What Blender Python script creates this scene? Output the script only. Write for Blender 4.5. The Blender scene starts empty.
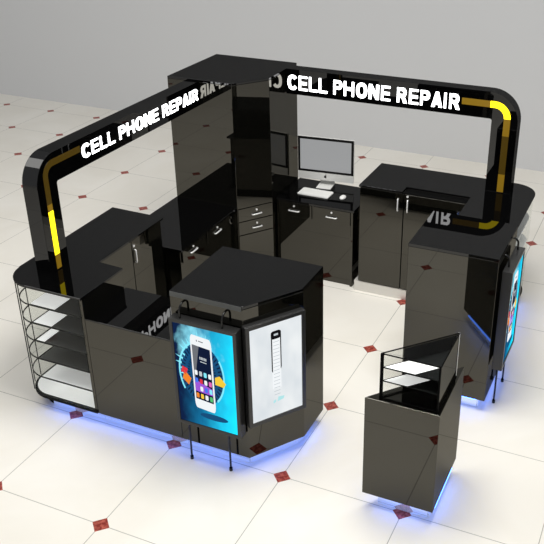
import bpy, bmesh, math
from mathutils import Vector, Matrix

S = 0.8                      # one floor tile is 0.8 m; the numbers below are in tiles
C = bpy.context.scene.collection
scene = bpy.context.scene

# ------------------------------------------------------------------ materials
def new_mat(name):
    m = bpy.data.materials.new(name); m.use_nodes = True
    nt = m.node_tree; nt.nodes.clear()
    out = nt.nodes.new('ShaderNodeOutputMaterial')
    return m, nt, out

def pbr(name, col, rough=.4, metal=0., ior=1.45, emit=None, estr=0., spec=None, bump=0., bscale=80):
    m, nt, out = new_mat(name)
    b = nt.nodes.new('ShaderNodeBsdfPrincipled')
    b.inputs['Base Color'].default_value = (*col, 1)
    b.inputs['Roughness'].default_value = rough
    b.inputs['Metallic'].default_value = metal
    b.inputs['IOR'].default_value = ior
    if spec is not None: b.inputs['Specular IOR Level'].default_value = spec
    if emit:
        b.inputs['Emission Color'].default_value = (*emit, 1)
        b.inputs['Emission Strength'].default_value = estr
    if bump:
        tc = nt.nodes.new('ShaderNodeTexCoord'); n = nt.nodes.new('ShaderNodeTexNoise')
        n.inputs['Scale'].default_value = bscale
        bp = nt.nodes.new('ShaderNodeBump'); bp.inputs['Strength'].default_value = bump
        bp.inputs['Distance'].default_value = .002
        nt.links.new(tc.outputs['Object'], n.inputs['Vector'])
        nt.links.new(n.outputs['Fac'], bp.inputs['Height'])
        nt.links.new(bp.outputs['Normal'], b.inputs['Normal'])
    nt.links.new(b.outputs[0], out.inputs[0])
    return m

def lacquer(name, col, k, gcol=(1, 1, 1), edge=0.):
    """dark coat under an even mirror of strength k, a little stronger at glancing angles"""
    m, nt, out = new_mat(name)
    d = nt.nodes.new('ShaderNodeBsdfDiffuse'); d.inputs[0].default_value = (*col, 1)
    g = nt.nodes.new('ShaderNodeBsdfGlossy'); g.inputs['Color'].default_value = (*gcol, 1); g.inputs['Roughness'].default_value = .012
    mx = nt.nodes.new('ShaderNodeMixShader'); mx.inputs[0].default_value = k
    if edge:
        lw = nt.nodes.new('ShaderNodeLayerWeight'); lw.inputs['Blend'].default_value = .5
        p = nt.nodes.new('ShaderNodeMath'); p.operation = 'POWER'; p.inputs[1].default_value = 4
        mr = nt.nodes.new('ShaderNodeMapRange'); mr.inputs['To Min'].default_value = k; mr.inputs['To Max'].default_value = k+edge
        nt.links.new(lw.outputs['Facing'], p.inputs[0]); nt.links.new(p.outputs[0], mr.inputs['Value'])
        nt.links.new(mr.outputs[0], mx.inputs[0])
    nt.links.new(d.outputs[0], mx.inputs[1]); nt.links.new(g.outputs[0], mx.inputs[2]); nt.links.new(mx.outputs[0], out.inputs[0])
    return m

def emis(name, col, s):
    m, nt, out = new_mat(name)
    e = nt.nodes.new('ShaderNodeEmission')
    e.inputs[0].default_value = (*col, 1); e.inputs[1].default_value = s
    nt.links.new(e.outputs[0], out.inputs[0])
    return m

def clear_glass(name, tint, refl=.08):
    m, nt, out = new_mat(name)
    t = nt.nodes.new('ShaderNodeBsdfTransparent'); t.inputs[0].default_value = (*tint, 1)
    g = nt.nodes.new('ShaderNodeBsdfGlossy'); g.inputs['Roughness'].default_value = .02
    g.inputs['Color'].default_value = (1, 1, 1, 1)
    lw = nt.nodes.new('ShaderNodeLayerWeight'); lw.inputs['Blend'].default_value = .25
    mu = nt.nodes.new('ShaderNodeMath'); mu.operation = 'MULTIPLY'; mu.inputs[1].default_value = refl * 4
    mx = nt.nodes.new('ShaderNodeMixShader')
    nt.links.new(lw.outputs['Fresnel'], mu.inputs[0])
    nt.links.new(mu.outputs[0], mx.inputs[0])
    nt.links.new(t.outputs[0], mx.inputs[1]); nt.links.new(g.outputs[0], mx.inputs[2])
    nt.links.new(mx.outputs[0], out.inputs[0])
    return m

BODY = lacquer('black_gloss_laminate', (.0025, .0025, .002), .076, (1., .96, .85), .11)
TOPM = lacquer('black_polished_worktop', (.001, .001, .0011), .050)
BLACK = pbr('black_satin', (.006, .006, .006), .25)
FRAMEM = pbr('graphite_aluminium', (.05, .05, .05), .3, .6)
CHROME = pbr('chrome', (.92, .92, .92), .3, .35)
STEEL = pbr('brushed_steel_kick', (.78, .76, .72), .35, .3)
WHITEP = pbr('white_plastic', (.82, .82, .80), .35)
ALU = pbr('silver_aluminium', (.80, .80, .78), .4, .1)
SCREEN = pbr('grey_lit_screen', (.02, .02, .02), .15, emit=(.36, .365, .37), estr=.85)
LETTER = emis('white_lit_letters', (1, 1, 1), 4.6)
YELLOW = emis('yellow_lit_acrylic', (1., .76, .012), 2.6)
AMBER = pbr('dim_amber_glow', (.13, .075, .006), .2, emit=(.22, .13, .008), estr=.55)  # faint glow put into the dim strip pieces
BRONZE = pbr('dark_bronze_acrylic', (.045, .028, .004), .2, emit=(.06, .035, .003), estr=.4)
LEDB = emis('blue_led', (.08, .22, 1.), 7.5)
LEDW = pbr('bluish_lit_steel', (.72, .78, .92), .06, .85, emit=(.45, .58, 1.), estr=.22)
GLASS = clear_glass('clear_glass', (.97, .975, .97), .006)
EDGE = pbr('dark_glass_edge', (.006, .007, .007), .6, spec=.1)
SHELFM = pbr('grey_glass_shelf', (.075, .078, .075), .3, ior=1.3)
SHELFL = pbr('pale_frosted_shelf', (.85, .86, .85), .3)
MATW = pbr('white_patch_glow', (.9, .9, .89), .4, emit=(1, 1, .98), estr=.55)  # glow added to imitate bright light patches on the shelves
EDGE_SHEEN = pbr('painted_edge_sheen', (.095, .10, .10), .45, .3)  # lighter grey imitates light mirrored by a bevelled edge
SOFTW = pbr('soft_white_glow', (.8, .81, .8), .4, emit=(1, 1, .98), estr=.28)  # added glow to brighten the case floor and lowest shelf, no lamp there
SEAM = pbr('dark_seam', (.002, .002, .002), .7, spec=.05)

def floor_material():
    m, nt, out = new_mat('polished_cream_tile')
    N = nt.nodes.new; L = nt.links.new
    tc = N('ShaderNodeTexCoord'); sp = N('ShaderNodeSeparateXYZ'); L(tc.outputs['Object'], sp.inputs[0])
    def mth(op, a, b=None):
        n = N('ShaderNodeMath'); n.operation = op
        for i, v in enumerate((a, b)):
            if v is None: continue
            if isinstance(v, (int, float)): n.inputs[i].default_value = v
            else: L(v, n.inputs[i])
        return n.outputs[0]
    ds = []
    for ax in ('X', 'Y'):
        t = mth('DIVIDE', sp.outputs[ax], S)
        t = mth('ADD', t, .5); f = mth('FRACT', t); ds.append(mth('ABSOLUTE', mth('SUBTRACT', f, .5)))
    mn = mth('MINIMUM', *ds); sm = mth('ADD', *ds)
    grout = mth('LESS_THAN', mn, .0034)
    dia = mth('LESS_THAN', sm, .076)
    # marbling
    n1 = N('ShaderNodeTexNoise'); n1.inputs['Scale'].default_value = 1.3; n1.inputs['Detail'].default_value = 6
    n1.inputs['Distortion'].default_value = .8; L(tc.outputs['Object'], n1.inputs['Vector'])
    r1 = N('ShaderNodeValToRGB'); L(n1.outputs['Fac'], r1.inputs[0])
    r1.color_ramp.elements[0].position = .35; r1.color_ramp.elements[0].color = (.81, .775, .70, 1)
    r1.color_ramp.elements[1].position = .65; r1.color_ramp.elements[1].color = (.86, .83, .765, 1)
    n2 = N('ShaderNodeTexNoise'); n2.inputs['Scale'].default_value = 45; L(tc.outputs['Object'], n2.inputs['Vector'])
    r2 = N('ShaderNodeValToRGB'); L(n2.outputs['Fac'], r2.inputs[0])
    r2.color_ramp.elements[0].position = .4; r2.color_ramp.elements[0].color = (.20, .025, .018, 1)
    r2.color_ramp.elements[1].position = .72; r2.color_ramp.elements[1].color = (.55, .14, .10, 1)
    mg = N('ShaderNodeMixRGB'); L(grout, mg.inputs[0]); L(r1.outputs[0], mg.inputs[1]); mg.inputs[2].default_value = (.42, .41, .37, 1)
    md = N('ShaderNodeMixRGB'); L(dia, md.inputs[0]); L(mg.outputs[0], md.inputs[1]); L(r2.outputs[0], md.inputs[2])
    b = N('ShaderNodeBsdfPrincipled'); L(md.outputs[0], b.inputs['Base Color'])
    b.inputs['Roughness'].default_value = .28; b.inputs['Specular IOR Level'].default_value = .3
    L(b.outputs[0], out.inputs[0])
    return m

# ------------------------------------------------------------------ mesh helpers
def BM(): return bmesh.new()

def prism(bm, poly, z0, z1):
    """vertical prism over a plan polygon (any winding)"""
    a = sum(poly[i][0]*poly[(i+1) % len(poly)][1]-poly[(i+1) % len(poly)][0]*poly[i][1] for i in range(len(poly)))
    if a < 0: poly = poly[::-1]
    lo = [bm.verts.new((x, y, z0)) for x, y in poly]
    hi = [bm.verts.new((x, y, z1)) for x, y in poly]
    bm.faces.new(lo[::-1]); bm.faces.new(hi)
    n = len(poly)
    for i in range(n):
        bm.faces.new((lo[i], lo[(i+1) % n], hi[(i+1) % n], hi[i]))

def box(bm, x0, x1, y0, y1, z0, z1):
    prism(bm, [(x0, y0), (x1, y0), (x1, y1), (x0, y1)], z0, z1)

def slab(bm, O, A, B, N, poly, d0, d1):
    """polygon given in (a,b) of the frame O,A,B extruded from d0 to d1 along N"""
    O, A, B, N = map(Vector, (O, A, B, N))
    ar = sum(poly[i][0]*poly[(i+1) % len(poly)][1]-poly[(i+1) % len(poly)][0]*poly[i][1] for i in range(len(poly)))
    if (ar < 0) != (A.cross(B).dot(N) < 0): poly = poly[::-1]
    lo = [bm.verts.new(O+A*a+B*b+N*d0) for a, b in poly]
    hi = [bm.verts.new(O+A*a+B*b+N*d1) for a, b in poly]
    bm.faces.new(lo[::-1]); bm.faces.new(hi)
    n = len(poly)
    for i in range(n):
        bm.faces.new((lo[i], lo[(i+1) % n], hi[(i+1) % n], hi[i]))

def strip_slab(bm, O, A, B, N, outer, inner, d0, d1, closed=False):
    """band between two polylines of equal length, extruded"""
    O, A, B, N = map(Vector, (O, A, B, N))
    P = lambda q, d: bm.verts.new(O+A*q[0]+B*q[1]+N*d)
    r = [[P(q, d) for q in ln] for ln in (outer, inner) for d in (d0, d1)]
    o0, o1, i0, i1 = r
    n = len(outer); rng = range(n if closed else n-1)
    for k in rng:
        j = (k+1) % n
        bm.faces.new((o0[k], o0[j], o1[j], o1[k])); bm.faces.new((i0[j], i0[k], i1[k], i1[j]))
        bm.faces.new((o1[k], o1[j], i1[j], i1[k])); bm.faces.new((o0[j], o0[k], i0[k], i0[j]))
    if not closed:
        bm.faces.new((o0[0], o1[0], i1[0], i0[0])); bm.faces.new((o0[-1], i0[-1], i1[-1], o1[-1]))

def tube(bm, pts, r, seg=10):
    pts = [Vector(p) for p in pts]; rings = []
    up = None
    for i, p in enumerate(pts):
        if i == 0: t = pts[1]-p
        elif i == len(pts)-1: t = p-pts[i-1]
        else: t = (pts[i+1]-p).normalized()+(p-pts[i-1]).normalized()
        t.normalize()
        if up is None:
            up = Vector((0, 0, 1)) if abs(t.z) < .9 else Vector((1, 0, 0))
        s = t.cross(up).normalized(); up = s.cross(t).normalized()
        rings.append([bm.verts.new(p+(s*math.cos(2*math.pi*k/seg)+up*math.sin(2*math.pi*k/seg))*r) for k in range(seg)])
    for a, b in zip(rings, rings[1:]):
        for k in range(seg):
            bm.faces.new((a[k], a[(k+1) % seg], b[(k+1) % seg], b[k]))
    bm.faces.new(rings[0][::-1]); bm.faces.new(rings[-1])

def arc(cx, cy, r, a0, a1, n=10):
    return [(cx+r*math.cos(math.radians(a0+(a1-a0)*i/n)), cy+r*math.sin(math.radians(a0+(a1-a0)*i/n))) for i in range(n+1)]

def rrect(w, h, r, n=5, cx=0, cy=0):
    w, h = w/2-r, h/2-r
    p = []
    for sx, sy, a in ((1, 1, 0), (-1, 1, 90), (-1, -1, 180), (1, -1, 270)):
        p += arc(cx+sx*w, cy+sy*h, r, a, a+90, n)
    return p

def circle(cx, cy, r, n=14): return arc(cx, cy, r, 0, 360-360/n, n-1)

def link(name, bm, mat, parent=None, bevel=0., smooth=False, origin=None):
    """ONE mesh object; verts are in tiles, kiosk coordinates"""
    bmesh.ops.recalc_face_normals(bm, faces=bm.faces[:])
    L = Vector(parent['at']) if parent is not None else Vector(origin or (0, 0, 0))
    for v in bm.verts: v.co = (v.co-L)*S
    me = bpy.data.meshes.new(name); bm.to_mesh(me); bm.free()
    o = bpy.data.objects.new(name, me); C.objects.link(o)
    me.materials.append(mat)
    if smooth:
        for p in me.polygons: p.use_smooth = True
    if parent is not None:
        o.parent = parent
        if not parent.get('is_thing_'):       # sub-part: its parent mesh already carries the location
            pass
    else:
        o.location = L*S
    o['at'] = tuple(L)
    if bevel:
        b = o.modifiers.new('Bevel', 'BEVEL'); b.width = bevel; b.segments = 2; b.limit_method = 'ANGLE'; b.angle_limit = .6
        b.harden_normals = False
    return o

def thing(name, at, label, cat, group=None):
    o = bpy.data.objects.new(name, None); C.objects.link(o)
    o.empty_display_size = .1
    o.location = Vector(at)*S; o['at'] = tuple(at)
    o['label'] = label; o['category'] = cat
    if group: o['group'] = group
    return o

def tag(o, label, cat, group=None):
    o['label'] = label; o['category'] = cat
    if group: o['group'] = group
    return o

def bx(name, mat, parent, *d, bevel=.002):
    bm = BM(); box(bm, *d); return link(name, bm, mat, parent, bevel)

def pr_(name, mat, parent, poly, z0, z1, bevel=.002):
    bm = BM(); prism(bm, poly, z0, z1); return link(name, bm, mat, parent, bevel)

# ------------------------------------------------------------------ floor
bm = BM(); box(bm, -30, 20, -12, 7.5, -.1, 0)
fl = link('floor', bm, floor_material()); fl['kind'] = 'structure'
bm = BM(); box(bm, -30, 20, 7.5, 7.7, -.1, 9)
wl = link('wall_back', bm, pbr('matt_grey_wall', (.665, .67, .68), .95, spec=.1)); wl['kind'] = 'structure'

ZB = .122                     # underside of the bodies
ZC = 1.26                     # worktop height
# ------------------------------------------------------------------ left rounded display case
def round_corner_plan(ins=0., x0=-.52, x1=.28, y0=-.05, y1=.51, r=.25):
    x0 += ins; y0 += ins; r = max(r-ins, .02)
    return [(x1, y0), (x1, y1), (x0, y1)] + arc(x0+r, y0+r, r, 180, 270, 10)

t = thing('display_case', (-.1, .2, 0), 'curved glass display case with pale shelves at the left front corner', 'display case')
pr_('base_panel', EDGE, t, round_corner_plan(.005), ZB, ZB+.03)
bm = BM(); prism(bm, round_corner_plan(.03, x1=.25, y1=.49), ZB+.03, ZB+.034); link('base_glow_sheet', bm, SOFTW, t)  # glowing sheet added to brighten the case floor
bx('side_panel', BODY, t, .25, .28, -.035, .51, ZB, ZC-.022)
bx('back_panel', BODY, t, -.5, .25, .49, .51, ZB+.03, ZC-.022)
shz = [1.073, .896, .721, .541, .35]
right_front = [-.021, -.085, -.188, None, None]  # right limit of each painted light patch
for i, z in enumerate(shz):
    s = pr_('shelf', [SHELFM, SHELFM, SHELFM, SHELFM, SOFTW][i], t, [(.25, -.03), (.25, .485), (-.27, .485), (-.27, -.03)], z-.014, z, 0)  # lowest shelf carries an added glow
    bm = BM(); out = round_corner_plan(.012, x1=.25, y1=.485)
    k = [p for p in out if p[0] < .2][1:]
    ln = [(-.52+.012, .485)] + arc(-.52+.25, -.05+.25, .238, 180, 270, 10) + [(.25, -.038)]
    inn = [(-.52+.018, .485)] + arc(-.52+.25, -.05+.25, .232, 180, 270, 10) + [(.25, -.032)]
    strip_slab(bm, (0, 0, z-.014), (1, 0, 0), (0, 1, 0), (0, 0, 1), ln, inn, .001, .012)
    link('edge_trim', bm, EDGE, s)
    bm = BM(); prism(bm, [(-.27, .485)] + arc(-.27, .2, .23, 180, 270, 10), z-.012, z-.004)
    link('clear_end', bm, GLASS, s)
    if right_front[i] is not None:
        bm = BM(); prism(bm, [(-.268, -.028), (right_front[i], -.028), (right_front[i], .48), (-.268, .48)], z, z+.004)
        link('painted_light_patch', bm, MATW, s)  # patch of light put in as a glowing sheet on the shelf
bm = BM()
ln = [(-.52, .5)] + arc(-.27, .2, .25, 180, 270, 12) + [(.25, -.05)]
inn = [(-.514, .5)] + arc(-.27, .2, .244, 180, 270, 12) + [(.25, -.044)]
strip_slab(bm, (0, 0, 0), (1, 0, 0), (0, 1, 0), (0, 0, 1), ln, inn, ZB+.03, ZC-.022)
link('curved_glass', bm, GLASS, t)
bm = BM()
for a in (180, 205, 232):
    x, y = -.27+.252*math.cos(math.radians(a)), .2+.252*math.sin(math.radians(a))
    box(bm, x-.003, x+.003, y-.003, y+.003, ZB+.03, ZC-.022)
link('glass_seam', bm, EDGE, t)
def plinth(t, poly, led):
    """recessed base; its outer faces are lit panels with a blue strip along the floor"""
    pr_('plinth', SEAM, t, poly, 0.001, ZB, 0)
    for (a, b) in led:
        a = Vector((*a, 0)); b = Vector((*b, 0)); d = (b-a).normalized(); n = Vector((d.y, -d.x, 0)); L = (b-a).length
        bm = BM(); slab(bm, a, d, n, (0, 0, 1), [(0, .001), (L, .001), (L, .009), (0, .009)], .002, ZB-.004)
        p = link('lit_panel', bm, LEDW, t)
        bm = BM(); slab(bm, a, d, n, (0, 0, 1), [(0, .030), (L, .030), (L, .050), (0, .050)], ZB-.014, ZB-.004)
        link('led_strip', bm, LEDB, p)
plinth(t, [(.28, .05), (.28, .45), (-.42, .45)] + arc(-.27, .2, .15, 180, 270, 8), [((-.27, .05), (.28, .05))])

# continuous worktop over the display case and the left cabinet
bm = BM()
prism(bm, [(.285, -.058), (.285, .515), (.03, .53), (.03, 1.535), (-.56, 1.545), (-.54, .2)] + arc(-.27, .205, .263, 180, 270, 12)[1:], ZC-.022, ZC)
o = link('worktop', bm, TOPM, None, .003, origin=(-.25, .7, ZC-.022))
tag(o, 'L-shaped black worktop with one rounded corner on the left display case and cabinet', 'worktop')

# ------------------------------------------------------------------ handles, drawers, doors
def bar_handle(parent, O, A, N, length, name='handle'):
    """bar along A standing off the face by N"""
    O, A, N = Vector(O), Vector(A).normalized(), Vector(N).normalized()
    bm = BM(); r = .0075
    e = .018
    pts = [O-A*length/2, O-A*length/2+N*e*.8, O-A*length/2+A*.012+N*e, O+A*length/2-A*.012+N*e, O+A*length/2+N*e*.8, O+A*length/2]
    tube(bm, pts, r, 8)
    return link(name, bm, CHROME, parent, smooth=True)

def lock(parent, O, N):
    O, N = Vector(O), Vector(N).normalized()
    bm = BM(); tube(bm, [O-N*.004, O+N*.008], .011, 12)
    return link('lock', bm, CHROME, parent)

def panel(name, parent, O, A, N, w, z0, z1, th=.018, mat=BODY, gap=.005):
    """upright front panel: O is its lower start in plan, A along, N out"""
    bm = BM(); O = Vector((O[0], O[1], 0))
    slab(bm, O, Vector(A), Vector((0, 0, 1)), Vector(N), [(gap, z0+gap), (w-gap, z0+gap), (w-gap, z1-gap), (gap, z1-gap)], 0, th)
    return link(name, bm, mat, parent, .0012)

# left cabinet with two doors facing the inside
t = thing('storage_cabinet', (-.25, 1.03, 0), 'black gloss cabinet with two doors behind the curved display case', 'cabinet')
bx('body', BODY, t, -.52, -.012, .515, 1.53, ZB, ZC-.022)
bx('kick_board', STEEL, t, -.45, -.06, .53, 1.5, 0.001, ZB, bevel=0)
for k, (y0, w) in enumerate(((.53, .505), (1.035, .485))):
    d = panel('door', t, (-.012, y0), (0, 1, 0), (1, 0, 0), w, ZB+.01, ZC-.03)
    if k == 1:
        bar_handle(d, (.006, 1.068, 1.06), (0, 0, 1), (1, 0, 0), .13)
        lock(d, (.006, 1.062, 1.165), (1, 0, 0))

# ------------------------------------------------------------------ front counter
ZF = 1.065
t = thing('front_counter', (.7, .25, 0), 'low black gloss counter between the curved display case and the chamfered counter', 'counter')
bx('body', BODY, t, .283, 1.117, -.035, .525, ZB, ZF-.012)
bx('worktop', TOPM, t, .283, 1.117, -.037, .53, ZF-.012, ZF, bevel=.0015)
plinth(t, [(.283, .05), (1.117, .05), (1.117, .45), (.283, .45)], [((.283, .05), (1.117, .05))])

# ------------------------------------------------------------------ chamfered counter
ZT = 1.515
PA, PB = (1.735, -.035), (2.022, .385)
plan = [(1.12, -.035), PA, PB, (2.022, .775), (1.12, .775)]
t = thing('chamfered_counter', (1.55, .35, 0), 'tall black counter with chamfered corner behind the white phone poster', 'counter')
pr_('body', BODY, t, plan, ZB, ZT-.03)
bx('edge_trim', EDGE_SHEEN, t, 1.122, 1.725, -.038, -.033, ZT-.046, ZT-.006, bevel=0)  # pale strip put in for a likely reflection along the top's front edge
def grow(poly, d):
    cx = sum(p[0] for p in poly)/len(poly); cy = sum(p[1] for p in poly)/len(poly)
    return [(x+d*(1 if x > cx else -1), y+d*(1 if y > cy else -1)) for x, y in poly]
pr_('worktop', TOPM, t, plan, ZT-.03, ZT, .004)
plinth(t, [(1.12, .05), (1.69, .05), (1.945, .42), (1.945, .70), (1.12, .70)],
       [((1.12, .05), (1.69, .05)), ((1.69, .05), (1.945, .42)), ((1.945, .42), (1.945, .70))])

# ------------------------------------------------------------------ corner tower
TZ = 2.28; ZD = .93
TP = [(-.565, 2.689), (.19, 2.689), (.44, 3.035), (.44, 3.715), (-.565, 3.715)]
t = thing('tower_cabinet', (-.05, 3.2, 0), 'tall black gloss corner tower with three drawers low in its chamfered front', 'cabinet')
pr_('body', BODY, t, TP, .06, TZ-.025)
pr_('top_panel', TOPM, t, TP, TZ-.025, TZ, .003)
pr_('kick_board', STEEL, t, [(-.5, 2.75), (.16, 2.75), (.40, 3.07), (.40, 3.7), (-.5, 3.7)], .001, .06, 0)
dv = Vector((.25, .346, 0)); dl = dv.length; da = dv.normalized(); dn = Vector((da.y, -da.x, 0))
for k, (z0, z1) in enumerate(((.745, .90), (.585, .745), (.08, .585))):
    d = panel('drawer', t, (.19, 2.689), da, dn, dl, z0, z1, th=.012)
    c = Vector((.19, 2.689, 0))+da*dl*.52+dn*.012
    zm = (z0+z1)/2
    if k == 2: continue
    bar_handle(d, c+Vector((0, 0, zm-.012)), da, dn, .11)
    lock(d, c+Vector((0, 0, zm+.035)), dn)

# ------------------------------------------------------------------ desks
t = thing('desk', (-.15, 2.1, 0), 'black gloss side desk with two drawers left of the corner tower', 'desk')
bx('desktop', TOPM, t, -.565, .195, 1.55, 2.686, ZD-.025, ZD)
bx('body', BODY, t, -.52, .17, 1.56, 2.68, .001, ZD-.025)
for y0, y1 in ((1.58, 2.03), (2.05, 2.52)):
    d = panel('drawer', t, (.17, y0), (0, 1, 0), (1, 0, 0), y1-y0, ZD-.16, ZD-.03, th=.015)
    yc = (y0+y1)/2-.03
    bar_handle(d, (.185, yc, ZD-.10), (0, 1, 0), (1, 0, 0), .12)
    lock(d, (.185, yc, ZD-.055), (1, 0, 0))

t = thing('desk', (.9, 3.4, 0), 'black gloss computer desk with two drawers under the white computer', 'desk')
bx('desktop', TOPM, t, .453, 1.385, 3.085, 3.735, ZD-.025, ZD)
bx('body', BODY, t, .455, 1.345, 3.115, 3.72, .001, ZD-.025)
bx('end_panel', BODY, t, 1.345, 1.372, 3.09, 3.72, .001, ZD-.026, bevel=.003)
for x0, x1 in ((.46, .885), (.90, 1.34)):
    d = panel('drawer', t, (x0, 3.115), (1, 0, 0), (0, -1, 0), x1-x0, ZD-.20, ZD-.03, th=.015)
    xc = (x0+x1)/2
    bar_handle(d, (xc, 3.10, ZD-.125), (1, 0, 0), (0, -1, 0), .12)
    lock(d, (xc, 3.10, ZD-.07), (0, -1, 0))

# ------------------------------------------------------------------ back cabinet and right run
t = thing('storage_cabinet', (2.05, 3.4, 0), 'black gloss cabinet with two doors right of the computer desk', 'cabinet')
pr_('body', BODY, t, [(1.46, 3.06), (1.93, 3.06), (1.93, 3.19), (2.60, 3.19), (2.60, 3.72), (1.46, 3.72)], ZB, ZC-.022)
bx('inner_block', SEAM, t, 1.93, 2.595, 3.06, 3.188, ZB, ZC-.024, bevel=0)
bx('kick_board', STEEL, t, 1.415, 2.60, 3.05, 3.6, .001, ZB, bevel=.002)
for k, (x0, x1) in enumerate(((1.46, 1.945), (1.945, 2.60))):
    d = panel('door', t, (x0, 3.06), (1, 0, 0), (0, -1, 0), x1-x0, ZB+.005, ZC-.022)
    hx = 1.885 if k == 0 else 1.99
    bar_handle(d, (hx, 3.042, 1.11), (0, 0, 1), (0, -1, 0), .13)
    if k: lock(d, (1.985, 3.042, 1.215), (0, -1, 0))

bm = BM()
prism(bm, [(1.45, 3.04), (1.925, 3.04), (1.925, 3.185), (2.60, 3.185), (2.60, 2.155), (3.185, 2.155)] + arc(2.935, 3.49, .25, 0, 90, 12) + [(1.45, 3.74)], ZC-.022, ZC)
o = link('worktop', bm, TOPM, None, .003, origin=(2.3, 3.4, ZC-.022))
tag(o, 'L-shaped black worktop on the back cabinet, rounded at the rear right corner', 'worktop')

t = thing('display_case', (2.95, 2.9, 0), 'glass sided display case behind the tall right counter, rounded at the rear', 'display case')
rp = lambda ins: [(2.80, 2.16), (3.175-ins, 2.16)] + arc(2.935, 3.48, .24-ins, 0, 90, 10) + [(2.80, 3.72-ins)]
pr_('base_panel', EDGE, t, rp(0), ZB, ZB+.03)
bx('back_panel', BODY, t, 2.605, 2.80, 2.16, 3.72, ZB, ZC-.022)
for z in (1.0, .74, .48):
    s = pr_('shelf', SHELFL, t, rp(.02), z-.014, z, 0)
bm = BM()
ln = [(3.175, 2.16)] + arc(2.935, 3.48, .24, 0, 90, 12) + [(2.80, 3.72)]
inn = [(3.169, 2.16)] + arc(2.935, 3.48, .234, 0, 90, 12) + [(2.80, 3.714)]
strip_slab(bm, (0, 0, 0), (1, 0, 0), (0, 1, 0), (0, 0, 1), ln, inn, ZB+.03, ZC-.022)
link('curved_glass', bm, GLASS, t)
plinth(t, [(2.65, 2.16), (3.09, 2.16), (3.09, 3.5), (2.95, 3.63), (2.65, 3.63)], [((3.09, 2.16), (3.09, 3.5))])

t = thing('tall_counter', (2.88, 1.8, 0), 'tall square black gloss counter under the right end of the kiosk', 'counter')
bx('body', BODY, t, 2.505, 3.265, 1.437, 2.15, ZB, ZT-.03)
bx('worktop', TOPM, t, 2.505, 3.265, 1.437, 2.15, ZT-.03, ZT, bevel=.003)
plinth(t, [(2.58, 1.50), (3.19, 1.50), (3.19, 2.15), (2.58, 2.15)], [((2.58, 1.50), (3.19, 1.50)), ((3.19, 1.50), (3.19, 2.15))])

# ------------------------------------------------------------------ lettered arches
def glyph(ch):
    """heavy sans capitals, height 1: list of (outer, inner-or-None) outlines and the advance"""
    sw, sh = .205, .145                      # stem and bar thickness
    R = lambda x0, x1, y0, y1: [(x0, y0), (x1, y0), (x1, y1), (x0, y1)]
    def ring(x0, x1, y0, y1, k, a0, a1, n=20):
        cx, cy, rx, ry = (x0+x1)/2, (y0+y1)/2, (x1-x0)/2, (y1-y0)/2
        o, i_ = [], []
        for q in range(n+1):
            t_ = math.radians(a0+(a1-a0)*q/n); c, s_ = math.cos(t_), math.sin(t_)
            f = lambda v: math.copysign(abs(v)**.86, v)
            o.append((cx+rx*f(c), cy+ry*f(s_))); i_.append((cx+(rx-k)*f(c), cy+(ry-k*.74)*f(s_)))
        return o, i_
    if ch == 'E': return [('p', [(0, 0), (.87, 0), (.87, sh), (sw, sh), (sw, .40), (.80, .40), (.80, .60), (sw, .60), (sw, 1-sh), (.85, 1-sh), (.85, 1), (0, 1)])], .95
    if ch == 'L': return [('p', [(0, 0), (.84, 0), (.84, sh+.02), (sw, sh+.02), (sw, 1), (0, 1)])], .90
    if ch == 'I': return [('p', R(0, sw, 0, 1))], .39
    if ch == 'H': return [('p', [(0, 0), (sw, 0), (sw, .39), (.99-sw, .39), (.99-sw, 0), (.99, 0), (.99, 1), (.99-sw, 1), (.99-sw, .62), (sw, .62), (sw, 1), (0, 1)])], 1.11
    if ch == 'N': return [('p', [(0, 0), (.265, 0), (.265, .56), (.70, 0), (.97, 0), (.97, 1), (.705, 1), (.705, .45), (.275, 1), (0, 1)])], 1.09
    if ch == 'O': return [('r', *ring(0, 1.06, -.02, 1.02, .29, 0, 360))], 1.13
    if ch == 'C': return [('r', *ring(0, 1.02, -.02, 1.02, .29, 38, 322))], 1.05
    if ch in 'PR':
        o = [(0, 1), (.52, 1)] + arc(.56, .685, .315, 90, -90, 10) + [(sw, .37)]
        bowl_o = [(sw, 1), (.54, 1)] + arc(.56, .69, .31, 85, -85, 9) + [(.54, .375), (sw, .375)]
        bowl_i = [(sw, .80), (.50, .80)] + arc(.49, .69, .105, 85, -85, 9) + [(.50, .58), (sw, .58)]
        out = [('p', R(0, sw, 0, 1)), ('r', bowl_o, bowl_i)]
        if ch == 'R': out.append(('p', [(.40, .40), (.70, .42), (.80, .27), (.95, 0), (.62, 0), (.50, .24), (.36, .38)]))
        return out, (.94 if ch == 'P' else 1.03)
    if ch == 'A':
        return [('p', [(-.02, 0), (.29, 0), (.53, .80), (.60, 1), (.35, 1)]), ('p', [(.67, 0), (.98, 0), (.61, 1), (.36, 1), (.45, .76)]), ('p', R(.22, .76, .17, .35))], 1.02
    raise ValueError(ch)

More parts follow.
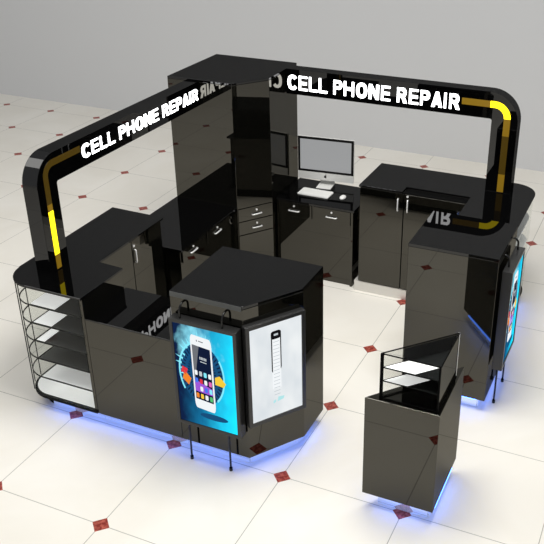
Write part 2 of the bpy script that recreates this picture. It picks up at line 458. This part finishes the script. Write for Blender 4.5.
def arch(name, at, label, O, A, N, end, leg0, leg1, zb, zt, zfoot, depth, text, tz, segs, R):
    """frame in the plane O,A,(0,0,1); beam runs from the leg to `end`; N is the lettered side"""
    t = thing(name, at, label, 'sign', 'lettered arches of the kiosk')
    Z = Vector((0, 0, 1)); A = Vector(A); N = Vector(N); O = Vector(O)
    # outline in (a, z): leg0 is the outer edge of the leg, leg1 its inner edge
    sgn = 1 if leg1 > leg0 else -1
    outer = [(leg0, zfoot)] + [(leg0+sgn*R*(1-math.cos(q)), zt-R+R*math.sin(q)) for q in [math.radians(90*i/24) for i in range(25)]] + [(end, zt)]
    # keep the inner corner sharp but slightly eased
    r = .02
    inner = [(leg1, zfoot)] + [(leg1+sgn*r*(1-math.cos(q)), zb-r+r*math.sin(q)) for q in [math.radians(90*i/24) for i in range(25)]] + [(end, zb)]
    bm = BM(); strip_slab(bm, O, A, Z, N, outer, inner, -depth, 0)
    bmesh.ops.remove_doubles(bm, verts=bm.verts[:], dist=1e-6)
    link('frame', bm, TOPM, t, .002)
    body = 'CELL PHONE REPAIR'; gap = .46; x = 0.; lay = []
    for ch in body:
        if ch == ' ': x += gap; continue
        shp, adv = glyph(ch); lay.append((x, shp)); x += adv+.10
    kx = (text[1]-text[0])/(x-.18); kz = tz[1]-tz[0]
    for x0, shp in lay:
        bm = BM(); OO = O+A*text[0]+Z*tz[0]
        for sp in shp:
            f = lambda pl: [((x0+a)*kx, b*kz) for a, b in pl]
            if sp[0] == 'p': slab(bm, OO, A, Z, N, f(sp[1]), -.002, .006)
            else: strip_slab(bm, OO, A, Z, N, f(sp[1]), f(sp[2]), -.002, .006)
        link('letter', bm, LETTER, t)
    # stripe path: along the beam, round the bend, down the leg
    for nm, mat, o_, i_ in segs:
        bm = BM(); strip_slab(bm, O, A, Z, N, o_, i_, -.002, .004); link(nm, bm, mat, t)
    return t

def bend(ca, cz, r, w, sg, n=8):
    o = [(ca-sg*r*math.cos(math.radians(90*i/n)), cz+r*math.sin(math.radians(90*i/n))) for i in range(n+1)]
    i_ = [(ca-sg*(r-w)*math.cos(math.radians(90*i/n)), cz+(r-w)*math.sin(math.radians(90*i/n))) for i in range(n+1)]
    return o, i_

# left arch: plane u=-.355, lettered side +u
w = .055
la, lz0 = .266, 2.205        # stripe outer line on the leg / beam
ca, cz, r = la+.13, lz0-.13, .13
bo, bi = bend(ca, cz, r, w, 1)
arch('sign_arch', (-.27, .3, ZC), 'black sign arch standing on the left worktop, lettering facing right', (-.195, 0, 0), (0, 1, 0), (1, 0, 0),
     2.684, .185, .42, 2.008, 2.262, ZC+.001, .15, (.77, 2.665), (2.078, 2.198), [
         ('dim_strip', BRONZE, bo+[(.75, lz0)], bi+[(.75, lz0-w)]),
         ('dim_strip', BRONZE, [(la, 1.85), (la, cz)], [(la+w, 1.85), (la+w, cz)]),
         ('amber_strip', AMBER, [(la, 1.79), (la, 1.85)], [(la+w, 1.79), (la+w, 1.85)]),
         ('lit_strip', YELLOW, [(la, 1.40), (la, 1.79)], [(la+w, 1.40), (la+w, 1.79)]),
         ('amber_strip', AMBER, [(la, 1.27), (la, 1.40)], [(la+w, 1.27), (la+w, 1.40)])], .25)
# right arch: plane v=3.41, lettered side -v
ra, rz = 2.875, 2.20
ca, cz, r, w = ra-.165, rz-.165, .165, .065
bo, bi = bend(ca, cz, r, w, -1)
arch('sign_arch', (2.8, 3.48, ZC), 'black sign arch standing on the right worktop, lettering facing the front', (0, 3.41, 0), (1, 0, 0), (0, -1, 0),
     .453, 2.95, 2.690, 2.02, 2.292, ZC+.001, .15, (.475, 2.362), (2.072, 2.228), [
         ('lit_strip', YELLOW, bo+[(2.665, rz)], bi+[(2.665, rz-w)]),
         ('amber_strip', AMBER, [(2.38, rz), (2.665, rz)], [(2.38, rz-w), (2.665, rz-w)]),
         ('amber_strip', AMBER, [(ra, 1.86), (ra, cz)], [(ra-w, 1.86), (ra-w, cz)]),
         ('dim_strip', BRONZE, [(ra, 1.46), (ra, 1.86)], [(ra-w, 1.46), (ra-w, 1.86)]),
         ('amber_strip', AMBER, [(ra, 1.27), (ra, 1.46)], [(ra-w, 1.27), (ra-w, 1.46)])], .30)

# ------------------------------------------------------------------ computer on the desk
t = thing('desktop_computer', (.88, 3.56, ZD), 'white all-in-one computer with grey screen standing on the desk', 'computer')
ang = math.radians(6)
MA = Vector((math.cos(ang), math.sin(ang), 0)); MN = Vector((math.sin(ang), -math.cos(ang), 0)); MZ = Vector((0, 0, 1))
MO = Vector((.83, 3.615, 0))
def mon(name, mat, poly, d0, d1, bevel=.0, par=None):
    bm = BM(); slab(bm, MO, MA, MZ, MN, poly, d0, d1); return link(name, bm, mat, par or t, bevel)
R4 = lambda a0, a1, z0, z1: [(a0, z0), (a1, z0), (a1, z1), (a0, z1)]
w2 = .326
hs = mon('housing', ALU, R4(-w2, w2, 1.0, 1.50), -.03, 0, .004)
fr = mon('bezel', BLACK, R4(-w2, w2, 1.088, 1.50), 0, .006)
mon('screen', SCREEN, R4(-w2+.028, w2-.028, 1.116, 1.472), .006, .008, par=fr)
mon('chin', ALU, R4(-w2, w2, 1.0, 1.088), 0, .006)
# small dark fruit-shaped emblem with a bite and a leaf
em = [p for p in arc(0, 1.044, .017, 40, 320, 18)] + [(.008, 1.037), (.006, 1.044), (.008, 1.051)]
bm = BM(); slab(bm, MO, MA, MZ, MN, em, .006, .008)
slab(bm, MO, MA, MZ, MN, [(.001, 1.063), (.008, 1.066), (.006, 1.073), (.0, 1.070)], .006, .008)
link('emblem', bm, BLACK, t)
# stand: an L-shaped aluminium foot
Y = -MN
bm = BM(); slab(bm, MO, MN, MZ, MA, [(.10, ZD+.001), (.10, ZD+.010), (-.075, ZD+.012), (-.058, 1.0), (-.032, 1.14), (-.046, 1.14), (-.072, 1.0), (-.09, ZD+.001)], -.085, .085)
link('stand', bm, ALU, t, .002)

t = thing('keyboard', (.815, 3.36, ZD), 'white slim keyboard lying on the desk before the computer', 'keyboard')
KO = Vector((.815, 3.362, ZD)); KA = Vector((1, .0, 0)); KB = Vector((0, 1, 0))
bm = BM(); slab(bm, KO, KA, KB, MZ, rrect(.37, .185, .015), .001, .014); link('body', bm, ALU, t, .0015)
bm = BM()
for r_ in range(5):
    n = 13
    for c_ in range(n):
        wdt = .0245
        x = -.17+.34*(c_+.5)/n; y = -.072+.036*r_
        slab(bm, KO, KA, KB, MZ, [(x-.0105, y-.014), (x+.0105, y-.014), (x+.0105, y+.014), (x-.0105, y+.014)], .014, .018)
link('keys', bm, WHITEP, t)

bm = BM()
bmesh.ops.create_uvsphere(bm, u_segments=20, v_segments=12, radius=1)
for v in bm.verts:
    z = max(v.co.z, -.15)
    v.co = Vector((1.14, 3.37, ZD+.005))+Vector((v.co.x*.034, v.co.y*.055, (z+.15)*.024-.004))
mo = link('mouse', bm, WHITEP, None, smooth=True, origin=(1.14, 3.37, ZD))
tag(mo, 'small white computer mouse to the right of the keyboard', 'mouse')

# ------------------------------------------------------------------ poster pictures
def blue_poster_mat():
    m, nt, out = new_mat('blue_glow_poster')
    N = nt.nodes.new; L = nt.links.new
    tc = N('ShaderNodeTexCoord'); sp = N('ShaderNodeSeparateXYZ')
    mp = N('ShaderNodeMapping'); L(tc.outputs['UV'], mp.inputs[0]); L(mp.outputs[0], sp.inputs[0])
    def mth(op, a, b=0.):
        n = N('ShaderNodeMath'); n.operation = op
        for i, v in enumerate((a, b)):
            if isinstance(v, (int, float)): n.inputs[i].default_value = v
            else: L(v, n.inputs[i])
        return n.outputs[0]
    x, y = sp.outputs['X'], sp.outputs['Y']
    no = N('ShaderNodeTexNoise'); no.inputs['Scale'].default_value = 5; no.inputs['Detail'].default_value = 5
    L(tc.outputs['UV'], no.inputs['Vector'])
    base = mth('ADD', mth('ADD', mth('MULTIPLY', x, .95), mth('MULTIPLY', mth('SUBTRACT', .5, y), .12)), mth('MULTIPLY', mth('SUBTRACT', no.outputs['Fac'], .5), .35))
    r = N('ShaderNodeValToRGB'); L(base, r.inputs[0])
    e = r.color_ramp.elements
    e[0].position = .08; e[0].color = (.004, .012, .045, 1)
    e[1].position = .95; e[1].color = (.01, .62, .85, 1)
    k = e.new(.42); k.color = (.006, .12, .25, 1)
    k = e.new(.68); k.color = (.012, .36, .56, 1)
    # burst of light behind the phone
    dx = mth('SUBTRACT', x, .40); dy = mth('MULTIPLY', mth('SUBTRACT', y, .80), 1.4)
    d = mth('SQRT', mth('ADD', mth('MULTIPLY', dx, dx), mth('MULTIPLY', dy, dy)))
    gl = N('ShaderNodeMapRange'); gl.inputs['From Min'].default_value = .40; gl.inputs['From Max'].default_value = .05
    L(mth('ADD', d, mth('MULTIPLY', mth('SUBTRACT', no.outputs['Fac'], .5), .7)), gl.inputs['Value'])
    mx = N('ShaderNodeMixRGB'); L(mth('MULTIPLY', gl.outputs[0], .9), mx.inputs[0]); L(r.outputs[0], mx.inputs[1]); mx.inputs[2].default_value = (.30, .85, 1., 1)
    em = N('ShaderNodeEmission'); L(mx.outputs[0], em.inputs[0]); em.inputs[1].default_value = 1.4
    L(em.outputs[0], out.inputs[0])
    return m
def white_poster_mat():
    m, nt, out = new_mat('pale_poster')
    N = nt.nodes.new; L = nt.links.new
    tc = N('ShaderNodeTexCoord'); g = N('ShaderNodeTexNoise'); g.inputs['Scale'].default_value = 2.2
    L(tc.outputs['UV'], g.inputs['Vector'])
    r = N('ShaderNodeValToRGB'); L(g.outputs['Fac'], r.inputs[0])
    r.color_ramp.elements[0].position = .3; r.color_ramp.elements[0].color = (.70, .75, .79, 1)
    r.color_ramp.elements[1].position = .65; r.color_ramp.elements[1].color = (.88, .91, .92, 1)
    em = N('ShaderNodeEmission'); L(r.outputs[0], em.inputs[0]); em.inputs[1].default_value = .98
    L(em.outputs[0], out.inputs[0])
    return m
BLUEP = blue_poster_mat(); PALEP = white_poster_mat()
INK = {n: emis('ink_'+n, c, s) for n, c, s in (
    ('white', (.9, .93, .95), 1), ('navy', (.006, .012, .04), 1), ('deep_blue', (.01, .08, .2), 1), ('cyan', (.25, .85, 1.), 1.0),
    ('orange', (.9, .25, .03), 1), ('yellow', (.95, .62, .05), 1), ('red', (.75, .04, .06), 1), ('violet', (.35, .10, .7), 1),
    ('blue', (.06, .18, .85), 1), ('grey', (.16, .17, .19), 1), ('pink', (.8, .15, .5), 1), ('black', (.006, .006, .007), 1), ('aqua', (.45, .80, .82), 1),
    ('pale_grey', (.55, .60, .63), 1), ('green', (.10, .55, .18), 1))}

def sheet(name, mat, parent, O, A, B, N, w, h, d):
    bm = BM(); uvl = bm.loops.layers.uv.new('UVMap')
    O, A, B, N = map(Vector, (O, A, B, N))
    slab(bm, O, A, B, N, [(0, 0), (w, 0), (w, h), (0, h)], d-.004, d)
    for f in bm.faces:
        for l in f.loops:
            q = l.vert.co-O; l[uvl].uv = (q.dot(A)/w, q.dot(B)/h)
    return link(name, bm, mat, parent)

def blue_picture(parent, O, A, N, w, h, d):
    B = Vector((0, 0, 1))
    ps = sheet('poster', BLUEP, parent, O, A, B, N, w, h, d)
    def ink(name, col, polys, k):
        bm = BM()
        for p in polys: slab(bm, O, A, B, N, [(a*w, b*h) for a, b in p], d+.0002, d+.0006*k)
        return link(name, bm, INK[col], ps)
    ar = w/h
    def ell(cx, cy, rx, ry, a0=0, a1=360, n=28):
        return [(cx+rx*math.cos(math.radians(a0+(a1-a0)*i/n)), cy+ry*math.sin(math.radians(a0+(a1-a0)*i/n))) for i in range(n+1)]
    cx, cy = .44, .535
    ink('dark_ring', 'deep_blue', [ell(cx, cy, .37, .31)[:-1]], 1)
    ticks = []
    for i in range(44):
        q = 2*math.pi*i/44
        for r0, r1, hw in ((.78, .95, .020), (.55, .66, .016)):
            c, s = math.cos(q), math.sin(q); pc, ps_ = -s, c
            ticks.append([(cx+.37*(r0*c+hw*pc), cy+.31*(r0*s+hw*ps_)), (cx+.37*(r1*c+hw*pc), cy+.31*(r1*s+hw*ps_)),
                          (cx+.37*(r1*c-hw*pc), cy+.31*(r1*s-hw*ps_)), (cx+.37*(r0*c-hw*pc), cy+.31*(r0*s-hw*ps_))])
    ink('dial_ticks', 'navy', ticks, 2)
    for a0, a1, ro in ((95, 215, 1.07), (310, 395, 1.04)):
        o_ = ell(cx, cy, .37*ro, .31*ro, a0, a1, 16); i_ = ell(cx, cy, .37*(ro-.07), .31*(ro-.07), a0, a1, 16)
        ink('light_ring', 'cyan', [o_+i_[::-1]], 2)
    # splashes of light above the phone
    sp = []
    for i in range(16):
        q = math.radians(55+10*i); r0 = .30+.05*((i*7) % 5)/5; r1 = r0+.06+.08*((i*5) % 7)/7
        c, s = math.cos(q), math.sin(q)
        sp.append([(cx+r0*c-.012*s, cy+.05+r0*s*.85+.012*c), (cx+r1*c, cy+.05+r1*s*.85), (cx+r0*c+.012*s, cy+.05+r0*s*.85-.012*c)])
    ink('light_splash', 'cyan', sp, 3)
    ink('orange_card', 'orange', [[(.10, .455), (.20, .40), (.25, .47), (.14, .54)]], 4)
    ink('red_card', 'red', [[(.08, .52), (.16, .50), (.20, .56), (.11, .58)]], 4)
    ink('yellow_card', 'yellow', [[(.66, .47), (.80, .46), (.84, .50), (.74, .565), (.66, .54)]], 4)
    ink('phone_shadow', 'deep_blue', [ell(.60, .115, .24, .03)[:-1]], 4)
    # phone, slightly sheared with its perspective
    sh = lambda a, b: (.285+a*.35+(b-.5)*-.01, .175+b*.735-(a-.5)*.02)
    body = [sh(.5+x, .5+y) for x, y in rrect(1., 1., .10, 6)]
    ph = ink('white_phone', 'white', [body], 5)
    ink('phone_screen', 'navy', [[sh(.07, .13), sh(.93, .13), sh(.93, .87), sh(.07, .87)]], 6)
    ink('screen_glare', 'grey', [[sh(.07, .35), sh(.40, .87), sh(.07, .87)]], 7)
    ink('screen_glow', 'violet', [[sh(.08, .24), sh(.92, .24), sh(.92, .33), sh(.08, .40)]], 7)
    cols = ['white', 'pale_grey', 'cyan', 'white', 'blue', 'red', 'white', 'pink', 'violet', 'white', 'blue', 'cyan', 'orange', 'yellow', 'white', 'green']
    bycol = {}
    for i in range(16):
        rr, cc = divmod(i, 4)
        a, b = .17+.22*cc, .50-.105*rr
        bycol.setdefault(cols[i], []).append([sh(a+x, b+y) for x, y in rrect(.14, .065, .02, 2)])
    for c_, pl in bycol.items():
        for p_ in pl: ink('app_icon', c_, [p_], 8)
    ink('clock_digits', 'pale_grey', [[sh(.40+.07*i, .70), sh(.445+.07*i, .70), sh(.445+.07*i, .735), sh(.40+.07*i, .735)] for i in range(5)]
        + [[sh(.42, .665), sh(.72, .665), sh(.72, .675), sh(.42, .675)]], 8)
    ink('speaker_slot', 'grey', [[sh(.40, .935), sh(.62, .935), sh(.62, .945), sh(.40, .945)], [sh(.30+.0, .93), sh(.34, .93), sh(.34, .95), sh(.30, .95)]], 8)
    return ps

def lightbox(parent, O, A, N, w, h, depth, rim):
    """O: lower start of the back plane; box sticks out by depth"""
    O, A, N = Vector(O), Vector(A), Vector(N); B = Vector((0, 0, 1))
    bm = BM()
    outer = [(0, 0), (w, 0), (w, h), (0, h)]
    inner = [(rim, rim), (w-rim, rim), (w-rim, h-rim), (rim, h-rim)]
    strip_slab(bm, O, A, B, N, outer, inner, depth-.014, depth, closed=True)
    slab(bm, O, A, B, N, outer, 0, depth-.0142)
    return link('lightbox_frame', bm, FRAMEM, parent, .0015)

def stand_sign(at, label, O, A, N, w, h, zlow, poles, depth, face_gap, pole_d):
    t = thing('poster_stand', at, label, 'sign', 'blue phone poster stands')
    O, A, N = Vector(O), Vector(A), Vector(N)
    OB = O+Vector((0, 0, zlow))
    lightbox(t, OB, A, N, w, h, depth, .028)
    blue_picture(t, OB+A*.028+Vector((0, 0, .028)), A, N, w-.056, h-.056, depth-.009)
    for a in poles:
        bm = BM(); b = O+A*a+N*pole_d
        zt = zlow+h+.055; r = pole_d+face_gap
        pts = [b+Vector((0, 0, .0)), b+Vector((0, 0, zt))]
        for i in range(1, 9):
            q = math.pi/2*i/8
            pts.append(b-N*(r-r*math.cos(q))+Vector((0, 0, zt+r*math.sin(q))))
        tube(bm, pts, .0085, 10)
        p = link('pole', bm, pbr_dark, t, smooth=True)
        bm = BM(); tube(bm, [b+Vector((0, 0, .001)), b+Vector((0, 0, .028))], .014, 12); link('foot', bm, BLACK, p)
    return t
pbr_dark = pbr('gunmetal_tube', (.035, .035, .035), .2, .9)

stand_sign((1.46, -.12, 0), 'blue smartphone poster on two thin legs before the kiosk, left of the white poster',
           (1.152, -.044, 0), (1, 0, 0), (0, -1, 0), .568, .962, .372, (.083, .443), .083, .004, .052)
stand_sign((3.31, 1.77, 0), 'blue smartphone poster on two thin legs at the right end of the kiosk',
           (3.285, 1.52, 0), (0, 1, 0), (1, 0, 0), .51, .955, .415, (.10, .45), .085, .016, .03)

# white lightbox on the chamfer
A_ = Vector((PB[0]-PA[0], PB[1]-PA[1], 0)); LN = A_.length; A_.normalize(); N_ = Vector((A_.y, -A_.x, 0))
t = thing('poster_lightbox', (1.9, .17, .44), 'white phone poster in a black lightbox on the chamfered counter corner', 'sign')
OB = Vector((*PA, .455))+A_*(-.012)+N_*.001
w, h = LN-.0, .905
lightbox(t, OB, A_, N_, w, h, .055, .032)
OP = OB+A_*.032+Vector((0, 0, .032)); pw, phh = w-.064, h-.064
ps = sheet('poster', PALEP, t, OP, A_, (0, 0, 1), N_, pw, phh, .046)
def ink2(name, col, polys, k):
    bm = BM()
    for p in polys: slab(bm, OP, A_, (0, 0, 1), N_, [(a*pw, b*phh) for a, b in p], .0462, .0462+.0006*k)
    return link(name, bm, INK[col], ps)
ink2('phone_body', 'white', [[(.415, .30), (.585, .30), (.585, .88), (.415, .88)]], 1)
ink2('phone_side', 'black', [[(.405, .50), (.425, .48), (.425, .88), (.405, .88)], [(.578, .50), (.598, .52), (.598, .88), (.578, .88)]], 2)
ink2('phone_top', 'black', [[(.5+x*.195, .875+y*.085) for x, y in rrect(1, 1, .28, 6)]], 3)
ink2('phone_camera', 'pale_grey', [[(.46, .868), (.54, .868), (.54, .888), (.46, .888)]], 4)
for i in range(16): ink2('text_line', 'pale_grey', [[(.44, .80-.038*i), (.56, .80-.038*i), (.56, .806-.038*i), (.44, .806-.038*i)]], 2)
ink2('phone_reflection', 'aqua', [[(.50, .15), (.62, .16), (.64, .19), (.52, .20)], [(.42, .14), (.47, .15), (.47, .18), (.42, .17)]], 1)

# ------------------------------------------------------------------ pedestal with glass case
tri = [(2.69, -.038), (3.24, -.038), (3.238, .615)]
t = thing('pedestal', (3.05, .15, 0), 'triangular black gloss pedestal standing alone at the front right', 'pedestal')
pr_('body', BODY, t, tri, ZB, 1.0, .002)
plinth(t, [(2.80, .03), (3.19, .03), (3.19, .50)], [((2.80, .03), (3.19, .03)), ((3.19, .03), (3.19, .50)), ((3.19, .50), (2.80, .03))])

t = thing('glass_case', (3.05, .12, 1.0), 'small triangular glass showcase with two shelves on the black pedestal', 'showcase')
G = [Vector((2.79, -.005, 0)), Vector((3.215, -.008, 0)), Vector((3.215, .46, 0))]
g0, g1 = 1.001, 1.375
def bar(bm, p, q, wd):
    tube(bm, [p, q], wd, 6)
for i, k in enumerate(G):
    hw = .011 if i == 0 else .006
    bm = BM(); box(bm, k.x-hw+(.008 if i == 0 else -.004), k.x+hw+(.008 if i == 0 else -.004), k.y-.006, k.y+.008, g0, g1)
    link('post', bm, SEAM if i < 2 else WHITEP, t)
for a, b in ((0, 1), (1, 2), (2, 0)):
    for zz in (g1, g0+.006):
        bm = BM(); bar(bm, G[a]+Vector((0, 0, zz)), G[b]+Vector((0, 0, zz)), .005)
        link('edge_bar', bm, SEAM, t)
def tri_in(d):
    c = (G[0]+G[1]+G[2])/3
    return [((k-c)*(1-d)+c) for k in G]
bm = BM(); prism(bm, [(k.x, k.y) for k in tri_in(.01)], g1-.004, g1+.004); link('top_pane', bm, GLASS, t)
for nm, a, b in (('front_pane', 0, 1), ('side_pane', 1, 2), ('back_pane', 2, 0)):
    p, q = G[a], G[b]; d = (q-p); Ln = d.length; d = d.normalized(); n = Vector((d.y, -d.x, 0))
    bm = BM(); slab(bm, p, d, (0, 0, 1), n, [(.01, g0+.01), (Ln-.01, g0+.01), (Ln-.01, g1-.006), (.01, g1-.006)], -.004, 0)
    link(nm, bm, BODY if nm == 'side_pane' else GLASS, t)
    if nm == 'back_pane':
        bm = BM(); slab(bm, p, d, (0, 0, 1), n, [(.01, g0+.008), (Ln*.72, g0+.008), (Ln*.72, g1-.006), (.01, g1-.006)], -.012, -.0045)
        link('back_panel', bm, SEAM, t)
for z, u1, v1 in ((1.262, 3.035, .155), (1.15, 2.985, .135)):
    T3 = tri_in(.05)
    s = pr_('shelf', EDGE, t, [(k.x, k.y) for k in T3], z-.006, z, 0)
    bm = BM()
    for a, b in ((0, 1), (1, 2), (2, 0)): bar(bm, T3[a]+Vector((0, 0, z-.003)), T3[b]+Vector((0, 0, z-.003)), .0045)
    link('shelf_edge', bm, EDGE, s)
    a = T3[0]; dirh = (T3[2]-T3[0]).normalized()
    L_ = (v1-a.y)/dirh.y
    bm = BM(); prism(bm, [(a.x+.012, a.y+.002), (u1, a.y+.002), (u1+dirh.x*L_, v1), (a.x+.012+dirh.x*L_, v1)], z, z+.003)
    link('painted_light_patch', bm, MATW, s)  # slanted light patch, put in as a glowing sheet

# ------------------------------------------------------------------ light, sky, camera
wd = bpy.data.worlds.new('grey_surround'); scene.world = wd; wd.use_nodes = True
wd.node_tree.nodes['Background'].inputs[0].default_value = (.425, .43, .435, 1)
wd.node_tree.nodes['Background'].inputs[1].default_value = 1.0
def area(name, loc, size, power, col=(1, .985, .95), target=None):
    l = bpy.data.lights.new(name, 'AREA'); l.shape = 'SQUARE'; l.size = size; l.energy = power; l.color = col
    o = bpy.data.objects.new(name, l); C.objects.link(o); o.location = Vector(loc)*S
    if target is not None:
        d = Vector(target)*S-o.location; o.rotation_euler = d.to_track_quat('-Z', 'Y').to_euler()
    return o
area('overhead_lamp_or_added_fill', (2.6, .6, 6.6), 2.4, 255)
area('overhead_lamp_or_added_fill', (-4.0, -1.0, 7.2), 3.0, 110)
area('overhead_lamp_or_added_fill', (-3.5, 4.0, 8.0), 3.0, 18)  # unseen fill light, added to lift the left of the back wall

cam = bpy.data.cameras.new('camera'); co = bpy.data.objects.new('camera', cam); C.objects.link(co)
scene.camera = co
yaw, pitch = 1.9794, .4737
fw = Vector((math.cos(yaw)*math.cos(pitch), math.sin(yaw)*math.cos(pitch), -math.sin(pitch)))
co.location = Vector((4.3453, -4.6378, 4.6058))*S
co.rotation_euler = fw.to_track_quat('-Z', 'Y').to_euler()
cam.sensor_width = 36; cam.sensor_fit = 'HORIZONTAL'
cam.lens = 847.49/544*36
cam.shift_x = (272-321)/544; cam.shift_y = -(272-258)/544
cam.clip_start = .05; cam.clip_end = 200

for o in bpy.data.objects:
    if 'at' in o: del o['at']
vs = scene.view_settings
vs.view_transform = 'Standard'; vs.look = 'None'; vs.exposure = 0; vs.gamma = 1; vs.use_curve_mapping = False
scene.cycles.max_bounces = 10; scene.cycles.transparent_max_bounces = 24; scene.cycles.glossy_bounces = 6
